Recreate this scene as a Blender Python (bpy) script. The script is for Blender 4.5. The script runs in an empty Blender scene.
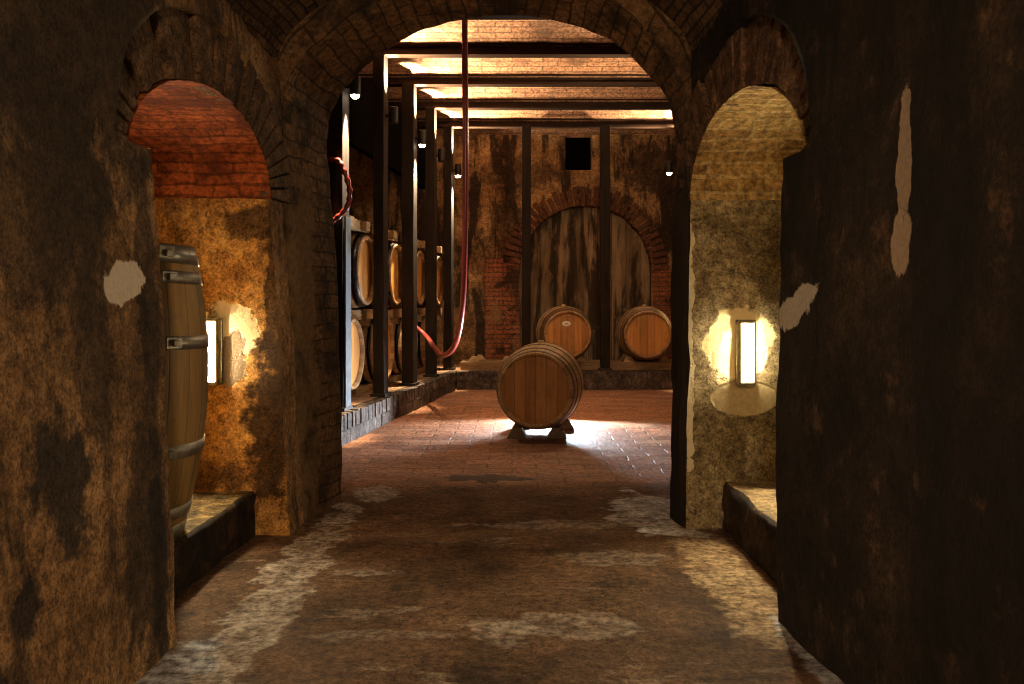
import bpy, bmesh, math, random
from mathutils import Vector, Matrix, noise
R = random.Random(11)
PI = math.pi
SC = bpy.context.scene
COL = SC.collection

# ------------------------------------------------------------------ nodes
class NT:
    def __init__(s, name):
        s.m = bpy.data.materials.new(name); s.m.use_nodes = True
        s.t = s.m.node_tree; s.t.nodes.clear()
        s.out = s.t.nodes.new('ShaderNodeOutputMaterial')
    def put(s, sock, v):
        if v is None: return
        if isinstance(v, bpy.types.NodeSocket): s.t.links.new(v, sock)
        elif hasattr(sock, 'default_value'):
            if isinstance(v, (tuple, list)) and sock.type == 'RGBA' and len(v) == 3: v = (*v, 1)
            sock.default_value = v
    def n(s, typ, ins=None, **props):
        nd = s.t.nodes.new(typ)
        for k, v in props.items(): setattr(nd, k, v)
        for k, v in (ins or {}).items(): s.put(nd.inputs[k], v)
        return nd
    def coord(s, kind='Object'): return s.n('ShaderNodeTexCoord').outputs[kind]
    def mapping(s, vec, scale=(1,1,1), loc=(0,0,0), rot=(0,0,0)):
        return s.n('ShaderNodeMapping', {'Vector': vec, 'Scale': scale, 'Location': loc, 'Rotation': rot}).outputs[0]
    def noise(s, vec, scale, detail=4, rough=.6, dist=0):
        return s.n('ShaderNodeTexNoise', {'Vector': vec, 'Scale': scale, 'Detail': detail, 'Roughness': rough, 'Distortion': dist}).outputs[0]
    def noisec(s, vec, scale, detail=3):
        return s.n('ShaderNodeTexNoise', {'Vector': vec, 'Scale': scale, 'Detail': detail}).outputs[1]
    def math(s, op, a, b=None, c=None, clamp=False):
        nd = s.n('ShaderNodeMath', operation=op, use_clamp=clamp)
        s.put(nd.inputs[0], a); s.put(nd.inputs[1], b); s.put(nd.inputs[2], c)
        return nd.outputs[0]
    def vmath(s, op, a, b=None):
        nd = s.n('ShaderNodeVectorMath', operation=op)
        s.put(nd.inputs[0], a); s.put(nd.inputs[1], b)
        return nd.outputs[0]
    def sep(s, v):
        nd = s.n('ShaderNodeSeparateXYZ', {0: v}); return nd.outputs
    def ramp(s, f, stops, interp='LINEAR'):
        nd = s.n('ShaderNodeValToRGB', {'Fac': f}); cr = nd.color_ramp; cr.interpolation = interp
        while len(cr.elements) < len(stops): cr.elements.new(1)
        for e, (p, c) in zip(cr.elements, stops):
            e.position = p; e.color = (*c, 1) if isinstance(c, (tuple, list)) else (c, c, c, 1)
        return nd.outputs[0]
    def rng(s, v, a, b, c=0., d=1., smooth=True):
        nd = s.n('ShaderNodeMapRange', {'Value': v, 'From Min': a, 'From Max': b, 'To Min': c, 'To Max': d})
        nd.interpolation_type = 'SMOOTHSTEP' if smooth else 'LINEAR'
        return nd.outputs[0]
    def mix(s, f, a, b, blend='MIX'):
        nd = s.n('ShaderNodeMix', data_type='RGBA', blend_type=blend)
        s.put(nd.inputs[0], f); s.put(nd.inputs[6], a); s.put(nd.inputs[7], b)
        return nd.outputs[2]
    def bump(s, h, strength=.5, dist=.02, normal=None):
        return s.n('ShaderNodeBump', {'Height': h, 'Strength': strength, 'Distance': dist, 'Normal': normal}).outputs[0]
    def bsdf(s, col, rough=.8, metal=0, normal=None, spec=.4, **k):
        b = s.n('ShaderNodeBsdfPrincipled', {'Base Color': col, 'Roughness': rough, 'Metallic': metal, 'Normal': normal, 'Specular IOR Level': spec, **k})
        s.t.links.new(b.outputs[0], s.out.inputs[0]); return s.m

def patch_mask(g, pos, axes, cen, rad, amp=.35, freq=9., seed=0., soft=.06, rot=0.):
    """a shape on the surface with a ragged rim: 1 inside, 0 outside"""
    o = g.sep(pos)
    a = g.math('SUBTRACT', o[axes[0]], cen[0]); b = g.math('SUBTRACT', o[axes[1]], cen[1])
    if rot:
        c, s_ = math.cos(rot), math.sin(rot)
        a2 = g.math('ADD', g.math('MULTIPLY', a, c), g.math('MULTIPLY', b, s_))
        b2 = g.math('SUBTRACT', g.math('MULTIPLY', b, c), g.math('MULTIPLY', a, s_))
        a, b = a2, b2
    a = g.math('DIVIDE', a, rad[0]); b = g.math('DIVIDE', b, rad[1])
    d = g.math('SQRT', g.math('ADD', g.math('MULTIPLY', a, a), g.math('MULTIPLY', b, b)))
    nz = g.noise(g.vmath('ADD', pos, (seed, seed*.7, 0)), freq, 5, .62)
    d = g.math('ADD', d, g.math('MULTIPLY', g.math('SUBTRACT', nz, .5), amp*4.6))
    return g.rng(d, 1+soft, 1-soft)

def plaster(name, stops, scale=2.2, stain=(.012,.009,.007), stain_r=(.52,.68), streak=.6, patches=(), rough=.9, bump=.6, light=None, seed=0., grain=True, blotch=None):
    g = NT(name); p = g.coord('Object'); ps = g.vmath('ADD', p, (seed, seed*1.3, seed*.7))
    n1 = g.noise(ps, scale, 8, .62, .3)
    fine = g.noise(ps, 26, 6, .7); finer = g.noise(ps, 95, 6, .8)
    f = g.math('ADD', g.math('MULTIPLY', n1, .84), g.math('MULTIPLY', fine, .16))
    col = g.ramp(f, stops)
    if light:
        l = g.rng(g.noise(g.vmath('ADD', ps, (7, 3, 1)), 6.5, 7, .65), .56, .66)
        col = g.mix(g.math('MULTIPLY', l, light[1]), col, light[0])
    st = g.noise(g.mapping(ps, (2.6, 2.6, .55), (3, 9, 4)), 1.5, 8, .66, .5)
    m = g.rng(st, *stain_r)
    m2 = g.rng(g.noise(g.mapping(ps, (1, 1, .6), (13, 2, 8)), 7., 6, .6), .6, .72)
    m = g.math('MAXIMUM', m, g.math('MULTIPLY', m2, .35))
    col = g.mix(g.math('MULTIPLY', m, streak), col, stain)
    for (ax, cen, rad, c, k) in blotch or ():
        bm_ = patch_mask(g, p, ax, cen, rad, amp=.5, freq=9, seed=cen[0]*3+seed, soft=.22)
        col = g.mix(g.math('MULTIPLY', bm_, k), col, c)
    if grain:
        col = g.mix(.85, col, g.ramp(g.math('ADD', g.math('MULTIPLY', fine, .35), g.math('MULTIPLY', finer, .65)), [(.40, .06), (.5, .5), (.60, .98)]), 'OVERLAY')
    hgt = g.math('ADD', g.math('MULTIPLY', fine, .7), g.math('MULTIPLY', finer, .25))
    for i, pt in enumerate(patches):
        ax, cen, rad, c = pt[:4]; rot = pt[4] if len(pt) > 4 else 0; amp = pt[5] if len(pt) > 5 else .3
        mk = patch_mask(g, p, ax, cen, rad, amp=amp, seed=i*5.1, rot=rot)
        pc = g.mix(.35, c, g.ramp(g.noise(ps, 60, 5, .7), [(.3, .25), (.7, .8)]), 'OVERLAY')
        col = g.mix(mk, col, pc)
        hgt = g.math('SUBTRACT', hgt, g.math('MULTIPLY', mk, .6))
    return g.bsdf(col, rough, 0, g.bump(hgt, bump, .02), .25)

def brickmat(name, c1, c2, mortar, soot=(.01,.008,.006), soot_r=(.5,.7), soot_k=.8, bw=.25, rh=.068, ms=.008, rough=.88, plast=None, seed=0., bump=.8, wob=.012, low=None):
    g = NT(name); uv = g.coord('UV'); p = g.vmath('ADD', g.coord('Object'), (seed, seed, seed))
    w = g.vmath('MULTIPLY', g.vmath('SUBTRACT', g.noisec(p, 5, 4), (.5, .5, .5)), (wob*3, wob*2, 0))
    br = g.n('ShaderNodeTexBrick', {'Vector': g.vmath('ADD', uv, w), 'Color1': c1, 'Color2': c2, 'Mortar': mortar, 'Scale': 1., 'Mortar Size': ms,
                                    'Mortar Smooth': .25, 'Bias': 0., 'Brick Width': bw, 'Row Height': rh})
    fine = g.noise(p, 38, 6, .7)
    col = g.mix(.6, br.outputs[0], g.ramp(fine, [(.38, .05), (.5, .5), (.62, .98)]), 'OVERLAY')
    mid = g.noise(p, 3.2, 7, .65, .3)
    if plast:
        pm = g.rng(g.noise(g.vmath('ADD', p, (4, 8, 2)), 2.3, 8, .62, .4), *plast[1])
        if low:
            q_ = g.sep(g.coord('Object')); wv = g.math('MULTIPLY', g.math('SUBTRACT', mid, .5), .5)
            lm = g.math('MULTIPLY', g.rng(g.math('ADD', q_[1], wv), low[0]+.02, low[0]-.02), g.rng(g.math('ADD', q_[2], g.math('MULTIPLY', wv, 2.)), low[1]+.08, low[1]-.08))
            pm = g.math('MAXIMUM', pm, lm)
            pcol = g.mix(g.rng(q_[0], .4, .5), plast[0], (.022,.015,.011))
        else: pcol = plast[0]
        col = g.mix(pm, col, g.mix(.5, pcol, g.ramp(fine, [(.3, .1), (.72, .95)]), 'OVERLAY'))
    else: pm = 0.
    col = g.mix(g.math('MULTIPLY', g.rng(mid, *soot_r), soot_k), col, soot)
    h = g.math('ADD', g.math('MULTIPLY', g.math('SUBTRACT', 1., g.math('MULTIPLY', br.outputs[1], g.math('SUBTRACT', 1., pm))), 1.), g.math('MULTIPLY', fine, .6))
    return g.bsdf(col, rough, 0, g.bump(h, bump, .012), .25)

def woodmat(name, a, b, dark, axis=1, n_st=0, rough=.6, grain=14., seed=0., plank=None, var=.5, spec=.3, streaks=0.):
    """grain runs along `axis`; n_st staves round the axis or planks of width `plank`=(axis, width)"""
    g = NT(name); p = g.coord('Object')
    oi = g.n('ShaderNodeObjectInfo').outputs['Random']
    pr = g.vmath('ADD', p, g.n('ShaderNodeCombineXYZ', {0: g.math('MULTIPLY', oi, 7), 1: seed, 2: g.math('MULTIPLY', oi, 13)}).outputs[0])
    sc = [grain]*3; sc[axis] = grain*.09
    gr = g.noise(g.mapping(pr, sc), 2.2, 7, .65, .6)
    big = g.noise(pr, 4.5, 4, .6)
    f = g.math('ADD', g.math('MULTIPLY', gr, .7), g.math('MULTIPLY', big, .3))
    col = g.ramp(f, [(.25, dark), (.45, a), (.72, b)])
    idx = None
    o = g.sep(p)
    if n_st:
        uv = g.sep(g.coord('UV'))
        idx = g.math('FLOOR', g.math('MULTIPLY', uv[0], n_st)); fr = g.math('FRACT', g.math('MULTIPLY', uv[0], n_st))
    elif plank:
        q = g.math('DIVIDE', o[plank[0]], plank[1])
        idx = g.math('FLOOR', q); fr = g.math('FRACT', q)
    h = gr
    if idx is not None:
        wn = g.n('ShaderNodeTexWhiteNoise', {'W': g.math('ADD', idx, g.math('MULTIPLY', oi, 91.))}, noise_dimensions='1D').outputs[0]
        col = g.mix(var, col, g.ramp(wn, [(0, .22), (1, .75)]), 'OVERLAY')
        edge = g.math('MINIMUM', fr, g.math('SUBTRACT', 1., fr))
        ln = g.rng(edge, .0, .045)
        col = g.mix(g.math('MULTIPLY', g.math('SUBTRACT', 1., ln), .75), col, dark)
        h = g.math('ADD', g.math('MULTIPLY', gr, .35), g.math('MULTIPLY', ln, .6))
    if streaks:
        sk = g.rng(g.noise(g.mapping(p, (4.5,4.5,.55), (2,1,seed)), 1.3, 8, .66, .4), .47, .58)
        col = g.mix(g.math('MULTIPLY', sk, streaks), col, dark)
        wt = g.rng(g.noise(g.mapping(p, (3,3,1.2), (7,1,3)), 1.6, 8, .7, .4), .54, .66)
        col = g.mix(g.math('MULTIPLY', wt, streaks*.55), col, b)
    dirt = g.rng(g.noise(pr, 9, 6, .65), .55, .75)
    col = g.mix(g.math('MULTIPLY', dirt, .45), col, dark)
    return g.bsdf(col, rough, 0, g.bump(h, .35, .006), spec)

def metalmat(name, col, rough=.45, metal=.9, rust=(.06,.03,.015), rk=.6, seed=0.):
    g = NT(name); p = g.vmath('ADD', g.coord('Object'), (seed, seed, seed))
    n = g.noise(p, 22, 6, .65)
    c = g.mix(g.math('MULTIPLY', g.rng(n, .48, .66), rk), col, rust)
    return g.bsdf(c, g.rng(n, .3, .7, rough-.1, rough+.2), metal, g.bump(n, .15, .004))

def plain(name, col, rough=.5, metal=0., spec=.4):
    g = NT(name); n = g.noise(g.coord('Object'), 40, 4, .6)
    c = g.mix(.3, col, g.ramp(n, [(.3, .3), (.7, .7)]), 'OVERLAY')
    return g.bsdf(c, rough, metal, g.bump(n, .08, .003), spec)

def emitmat(name, col, k):
    g = NT(name)
    e = g.n('ShaderNodeEmission', {'Color': col, 'Strength': k}); g.t.links.new(e.outputs[0], g.out.inputs[0]); return g.m

# ------------------------------------------------------------------ mesh helpers
class MB:
    def __init__(s): s.v = []; s.f = []; s.uv = []; s.mi = []; s.sm = []
    def face(s, pts, uvs=None, mi=0, smooth=False):
        b = len(s.v); s.v += [tuple(p) for p in pts]
        s.f.append(tuple(range(b, b+len(pts)))); s.uv.append(uvs or [(0, 0)]*len(pts)); s.mi.append(mi); s.sm.append(smooth)
    def grid(s, P, UV=None, mi=0, smooth=True, close=False):
        """P[i][j] points"""
        b = len(s.v); ni, nj = len(P), len(P[0])
        for r in P: s.v += [tuple(p) for p in r]
        for i in range(ni-1):
            for j in range(nj if close else nj-1):
                j2 = (j+1) % nj
                s.f.append((b+i*nj+j, b+(i+1)*nj+j, b+(i+1)*nj+j2, b+i*nj+j2))
                if UV: s.uv.append([UV[i][j], UV[i+1][j], UV[i+1][j+1 if close else j2], UV[i][j+1 if close else j2]])
                else: s.uv.append([(0, 0)]*4)
                s.mi.append(mi); s.sm.append(smooth)
    def hexa(s, q, mi=0):
        """8 corners: 0-3 bottom ring, 4-7 top ring"""
        for idx in ((0,3,2,1),(4,5,6,7),(0,1,5,4),(1,2,6,5),(2,3,7,6),(3,0,4,7)):
            pts = [q[k] for k in idx]
            a = (Vector(pts[1])-Vector(pts[0])).length; c = (Vector(pts[2])-Vector(pts[1])).length
            s.face(pts, [(0,0),(a,0),(a,c),(0,c)], mi)
    def box(s, lo, hi, mi=0, M=None):
        x0,y0,z0 = lo; x1,y1,z1 = hi
        q = [(x0,y0,z0),(x1,y0,z0),(x1,y1,z0),(x0,y1,z0),(x0,y0,z1),(x1,y0,z1),(x1,y1,z1),(x0,y1,z1)]
        if M: q = [M @ Vector(p) for p in q]
        s.hexa(q, mi)
    def tube(s, path, rad, seg=10, mi=0, caps=True):
        n = len(path); P = []; up = Vector((.31,.17,.93))
        path = [Vector(p) for p in path]
        for i, p in enumerate(path):
            t = (path[min(i+1, n-1)]-path[max(i-1, 0)]).normalized()
            a = t.cross(up); a = a.normalized() if a.length > 1e-4 else t.orthogonal().normalized()
            b = t.cross(a); r = rad[i] if isinstance(rad, (list, tuple)) else rad
            up = -b if False else up
            P.append([p + (a*math.cos(2*PI*k/seg) + b*math.sin(2*PI*k/seg))*r for k in range(seg)])
        s.grid(P, None, mi, True, True)
        if caps: s.face(P[0][::-1], None, mi); s.face(P[-1], None, mi)
    def lathe(s, prof, seg=48, axis='Z', cen=(0,0,0), mi=0, smooth=True, rf=None):
        """prof: (radius, along) list"""
        P = []; UV = []
        for (r, h) in prof:
            row = []
            for k in range(seg):
                a = 2*PI*k/seg; rr = r*(rf(k) if rf else 1)
                x, y = rr*math.cos(a), rr*math.sin(a)
                p = (x, y, h) if axis == 'Z' else (x, h, y)
                row.append((p[0]+cen[0], p[1]+cen[1], p[2]+cen[2]))
            P.append(row); UV.append([(k/seg, h) for k in range(seg+1)])
        s.grid(P, UV, mi, smooth, True)
    def build(s, name, mats, parent=None, fix=True, bevel=0.):
        me = bpy.data.meshes.new(name); me.from_pydata(s.v, [], s.f)
        uvl = me.uv_layers.new(name='UVMap')
        k = 0
        for f in range(len(s.f)):
            for c in s.uv[f]: uvl.data[k].uv = c; k += 1
        me.polygons.foreach_set('material_index', s.mi); me.polygons.foreach_set('use_smooth', s.sm)
        for m in (mats if isinstance(mats, (list, tuple)) else [mats]): me.materials.append(m)
        if fix:
            bm = bmesh.new(); bm.from_mesh(me)
            bmesh.ops.remove_doubles(bm, verts=bm.verts, dist=1e-5)
            bmesh.ops.recalc_face_normals(bm, faces=bm.faces)
            bm.to_mesh(me); bm.free()
        o = bpy.data.objects.new(name, me); COL.objects.link(o)
        if parent: o.parent = parent
        if bevel:
            b = o.modifiers.new('edge', 'BEVEL'); b.width = bevel; b.segments = 2; b.limit_method = 'ANGLE'; b.angle_limit = math.radians(35)
        return o

def thing(name, label, cat, loc=(0,0,0), rot=(0,0,0), group=None):
    o = bpy.data.objects.new(name, None); COL.objects.link(o); o.location = loc; o.rotation_euler = rot; o.empty_display_size = .1
    o['label'] = label; o['category'] = cat
    if group: o['group'] = group
    return o
def tag(o, label, cat, group=None):
    o['label'] = label; o['category'] = cat
    if group: o['group'] = group
    return o
def struct(o): o['kind'] = 'structure'; return o
def dup(root, loc=None, rot=None, label=None, skip=()):
    r = root.copy(); COL.objects.link(r)
    if loc is not None: r.location = loc
    if rot is not None: r.rotation_euler = rot
    if label: r['label'] = label
    for ch in list(root.children):
        if ch.name.split('.')[0] in skip: continue
        c = ch.copy(); COL.objects.link(c); c.parent = r
        for gch in list(ch.children):
            d = gch.copy(); COL.objects.link(d); d.parent = c
    return r
def nz(p, f, seed=0.): return noise.noise(Vector((p[0]*f+seed, p[1]*f+seed*.6, p[2]*f+seed*1.7)))
def lin(a, b, n): return [a+(b-a)*i/n for i in range(n+1)]
def lerp(a, b, t): return a+(b-a)*t
def pl(xs, ys, x):
    if x <= xs[0]: return ys[0]
    for i in range(len(xs)-1):
        if x <= xs[i+1]: return lerp(ys[i], ys[i+1], (x-xs[i])/(xs[i+1]-xs[i]))
    return ys[-1]
def smooth_path(pts, n=10):
    pts = [Vector(p) for p in pts]; out = []
    for i in range(len(pts)-1):
        p0, p1, p2, p3 = pts[max(i-1,0)], pts[i], pts[i+1], pts[min(i+2,len(pts)-1)]
        for k in range(n):
            t = k/n
            out.append(.5*((2*p1)+(p2-p0)*t+(2*p0-5*p1+4*p2-p3)*t*t+(3*p1-p0-3*p2+p3)*t**3))
    return out+[pts[-1]]

# ------------------------------------------------------------------ materials
M = {}
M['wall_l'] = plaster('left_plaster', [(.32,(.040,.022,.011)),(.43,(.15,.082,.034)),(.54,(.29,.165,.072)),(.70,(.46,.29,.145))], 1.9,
    stain=(.020,.012,.008), stain_r=(.52,.64), streak=.75, seed=2.0,
    patches=[((1,2),(2.47,1.065),(.10,.060),(.62,.55,.45),0,.38)],
    blotch=[((1,2),(2.06,.60),(.13,.16),(.014,.012,.011),.9), ((1,2),(1.90,.36),(.06,.055),(.012,.010,.010),.9), ((1,2),(2.5,.35),(.13,.33),(.02,.014,.010),.8),
            ((1,2),(2.27,.86),(.10,.18),(.05,.030,.016),.75), ((1,2),(2.0,1.3),(.35,.3),(.03,.02,.012),.7), ((1,2),(1.78,.12),(.10,.2),(.016,.012,.010),.85), ((1,2),(2.0,1.72),(1.1,.42),(.022,.014,.009),.85), ((1,2),(2.2,1.25),(.2,.25),(.03,.018,.010),.7), ((1,2),(2.58,.25),(.06,.25),(.013,.010,.009),.85), ((1,2),(2.60,1.05),(.06,.5),(.02,.014,.010),.7)])
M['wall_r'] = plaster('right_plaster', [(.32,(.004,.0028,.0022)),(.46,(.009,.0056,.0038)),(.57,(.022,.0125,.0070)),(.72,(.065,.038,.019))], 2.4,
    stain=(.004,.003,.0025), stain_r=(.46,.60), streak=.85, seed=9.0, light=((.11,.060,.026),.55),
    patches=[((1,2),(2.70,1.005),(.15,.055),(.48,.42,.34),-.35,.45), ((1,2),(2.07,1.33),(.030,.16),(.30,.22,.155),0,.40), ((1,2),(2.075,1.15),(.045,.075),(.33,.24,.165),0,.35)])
M['niche_l'] = plaster('left_niche_plaster', [(.30,(.13,.055,.015)),(.45,(.38,.19,.052)),(.58,(.56,.31,.09)),(.76,(.70,.46,.18))], 3.2, stain=(.05,.026,.012), stain_r=(.54,.68), streak=.75, seed=4.,
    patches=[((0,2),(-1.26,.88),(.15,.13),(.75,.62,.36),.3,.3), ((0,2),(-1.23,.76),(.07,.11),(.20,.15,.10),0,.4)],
    blotch=[((0,2),(-1.12,1.36),(.22,.07),(.05,.03,.016),.85), ((0,2),(-1.03,.52),(.13,.36),(.035,.018,.009),.95), ((0,2),(-1.03,1.1),(.05,.6),(.04,.022,.011),.9), ((0,2),(-1.32,.955),(.07,.03),(.15,.07,.025),.8), ((0,2),(-1.4,.25),(.4,.07),(.07,.04,.02),.7)])
M['niche_r'] = plaster('right_niche_plaster', [(.32,(.060,.044,.022)),(.46,(.16,.124,.066)),(.58,(.29,.235,.135)),(.74,(.50,.42,.27))], 3.4, stain=(.05,.036,.018), stain_r=(.56,.72), streak=.7, seed=7.,
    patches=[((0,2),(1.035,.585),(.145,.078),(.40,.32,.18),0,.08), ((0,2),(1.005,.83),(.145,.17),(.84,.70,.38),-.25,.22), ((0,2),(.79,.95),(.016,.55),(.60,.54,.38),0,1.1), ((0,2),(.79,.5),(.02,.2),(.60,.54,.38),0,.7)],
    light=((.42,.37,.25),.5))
M['soffit_l'] = brickmat('red_niche_brick', (.33,.085,.022),(.20,.042,.013),(.15,.040,.014), soot=(.07,.014,.008), soot_r=(.45,.62), soot_k=.75, bw=.34, rh=.052, ms=.006, seed=3., wob=.022)
M['soffit_r'] = brickmat('yellow_niche_brick', (.36,.235,.085),(.27,.16,.055),(.40,.29,.13), soot=(.08,.05,.02), soot_r=(.55,.75), soot_k=.6, bw=.29, rh=.068, seed=5., ms=.010)
M['vault'] = brickmat('sooty_vault_brick', (.15,.088,.042),(.075,.042,.021),(.030,.019,.012), soot=(.018,.012,.009), soot_r=(.46,.66), soot_k=.85, bw=.27, rh=.07, ms=.009, wob=.022, seed=8., plast=((.15,.095,.045),(.60,.70)))
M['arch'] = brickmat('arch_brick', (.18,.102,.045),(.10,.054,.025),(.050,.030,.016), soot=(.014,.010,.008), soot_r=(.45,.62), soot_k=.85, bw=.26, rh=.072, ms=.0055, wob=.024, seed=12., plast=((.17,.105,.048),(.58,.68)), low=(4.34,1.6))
M['ring_l'] = plaster('soot_ring_brick', [(.28,(.024,.015,.010)),(.48,(.10,.058,.030)),(.70,(.23,.135,.07))], 9, stain=(.014,.010,.008), streak=.7, seed=1., rough=.9)
M['ring_r'] = plaster('soot_ring_brick_red', [(.28,(.018,.011,.008)),(.48,(.10,.054,.030)),(.70,(.24,.135,.075))], 9, stain=(.010,.007,.006), streak=.75, seed=6., rough=.9)
M['hallceil'] = brickmat('ceiling_brick', (.40,.20,.105),(.24,.115,.060),(.18,.095,.052), soot=(.09,.045,.024), soot_r=(.47,.66), soot_k=.7, bw=.29, rh=.075, ms=.008, seed=15.)
M['back'] = plaster('back_plaster', [(.32,(.045,.024,.011)),(.45,(.20,.105,.042)),(.58,(.36,.205,.085)),(.74,(.52,.34,.17))], 2.0, stain=(.016,.010,.007), stain_r=(.46,.56), streak=.92, seed=21.,
    blotch=[((0,2),(-.05,2.0),(.16,.75),(.025,.016,.010),.75), ((0,2),(.1,2.7),(.5,.18),(.03,.018,.010),.6), ((0,2),(2.0,2.75),(.5,.35),(.035,.018,.012),.75), ((0,2),(-.2,.5),(.25,.3),(.04,.022,.012),.7)])
M['recess'] = woodmat('recess_boards', (.19,.122,.066),(.36,.255,.15),(.028,.018,.011), axis=2, plank=(0,.19), rough=.85, grain=7., var=.6, spec=.15, streaks=.92, seed=4.)
M['backring'] = plaster('back_arch_brick', [(.28,(.045,.020,.011)),(.5,(.11,.042,.021)),(.75,(.20,.085,.04))], 7, stain=(.014,.009,.006), streak=.9, seed=11.)
M['jamb'] = brickmat('red_jamb_brick', (.30,.10,.042),(.22,.068,.030),(.11,.062,.035), soot=(.028,.015,.009), soot_r=(.48,.60), soot_k=.9, plast=((.20,.11,.05),(.56,.64)), bw=.24, rh=.062, ms=.008, seed=17., wob=.005)
M['hallside'] = plaster('hall_side_plaster', [(.3,(.02,.014,.010)),(.5,(.07,.043,.025)),(.7,(.13,.085,.05))], 2.4, stain=(.012,.009,.007), streak=.8, seed=41.)
M['kerb'] = plaster('kerb_brick', [(.34,(.022,.016,.013)),(.5,(.080,.058,.046)),(.68,(.17,.13,.105))], 11, stain=(.02,.014,.012), stain_r=(.55,.7), streak=.6, seed=51., rough=.75)
M['kerbtop'] = plaster('kerb_top', [(.28,(.10,.050,.024)),(.5,(.24,.13,.065)),(.75,(.38,.23,.13))], 6, stain=(.03,.018,.012), streak=.5, seed=52., rough=.8)
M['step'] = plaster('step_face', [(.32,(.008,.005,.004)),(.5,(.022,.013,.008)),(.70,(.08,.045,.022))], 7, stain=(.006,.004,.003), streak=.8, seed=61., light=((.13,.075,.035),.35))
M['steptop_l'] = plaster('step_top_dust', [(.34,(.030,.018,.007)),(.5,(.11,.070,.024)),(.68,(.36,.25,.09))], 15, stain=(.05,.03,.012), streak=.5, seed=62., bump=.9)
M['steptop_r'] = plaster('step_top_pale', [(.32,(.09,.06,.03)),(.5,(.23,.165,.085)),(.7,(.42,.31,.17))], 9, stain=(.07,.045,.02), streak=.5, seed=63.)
M['black'] = plain('black_void', (.004,.0035,.003), 1., 0, .0)
M['post'] = woodmat('dark_post_timber', (.016,.011,.008),(.036,.025,.017),(.007,.005,.004), axis=2, rough=.85, spec=.15)
M['beam'] = woodmat('dark_beam', (.020,.011,.007),(.038,.021,.013),(.008,.005,.004), axis=0, rough=.9, spec=.05)
M['rail'] = woodmat('rack_timber', (.26,.16,.075),(.42,.28,.14),(.09,.05,.025), axis=0, rough=.65)
M['railback'] = woodmat('bench_timber', (.22,.13,.06),(.40,.26,.13),(.06,.035,.018), axis=0, rough=.6)
M['chock'] = woodmat('chock_wood', (.10,.062,.034),(.22,.14,.08),(.03,.02,.012), axis=1, rough=.55)
M['chockpale'] = woodmat('pale_chock_wood', (.34,.22,.10),(.52,.37,.2),(.12,.07,.035), axis=1, rough=.6)
M['oak'] = woodmat('oak_staves', (.30,.165,.068),(.46,.28,.125),(.09,.045,.02), axis=1, n_st=28, rough=.55)
M['oakhead'] = woodmat('oak_head', (.46,.195,.045),(.62,.31,.085),(.15,.055,.014), axis=2, plank=(0,.085), rough=.5, var=.45)
M['darkoak'] = woodmat('aged_oak_staves', (.32,.18,.072),(.48,.30,.135),(.09,.045,.02), axis=1, n_st=28, rough=.5)
M['darkhead'] = woodmat('aged_oak_head', (.38,.165,.048),(.54,.265,.090),(.12,.046,.016), axis=2, plank=(0,.078), rough=.55, var=.3)
M['standoak'] = woodmat('standing_oak_staves', (.27,.162,.050),(.38,.245,.09),(.075,.045,.018), axis=2, n_st=24, rough=.55, var=.35)
M['hoop'] = metalmat('hoop_steel', (.030,.026,.024), .34)
M['hooprust'] = metalmat('rusty_hoop', (.15,.092,.055), .5, .35, rust=(.10,.05,.025), rk=.7)
M['hoopgal'] = metalmat('galvanised_hoop', (.30,.28,.24), .45, rust=(.12,.08,.05), rk=.5)
M['steel'] = metalmat('steel_upright', (.055,.065,.078), .6, .2, rust=(.10,.09,.085), rk=.6)
M['hose'] = plain('red_hose', (.26,.045,.036), .28, 0, .6)
M['hosedark'] = plain('dark_red_hose', (.16,.020,.013), .22, 0, .7)
M['cable'] = plain('black_cable', (.02,.018,.016), .5)
M['lampbody'] = metalmat('lamp_body', (.03,.027,.025), .5, .6)
M['sconce'] = metalmat('sconce_frame', (.20,.165,.10), .45, .7)
M['glow'] = emitmat('sconce_light', (1.0,.79,.47), 640.)
M['spotglow'] = emitmat('spot_light_lens', (1.0,.86,.62), 40.)
M['sticker'] = plain('white_sticker', (.85,.82,.75), .5)
M['ink'] = plain('sticker_ink', (.08,.06,.05), .6)

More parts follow.
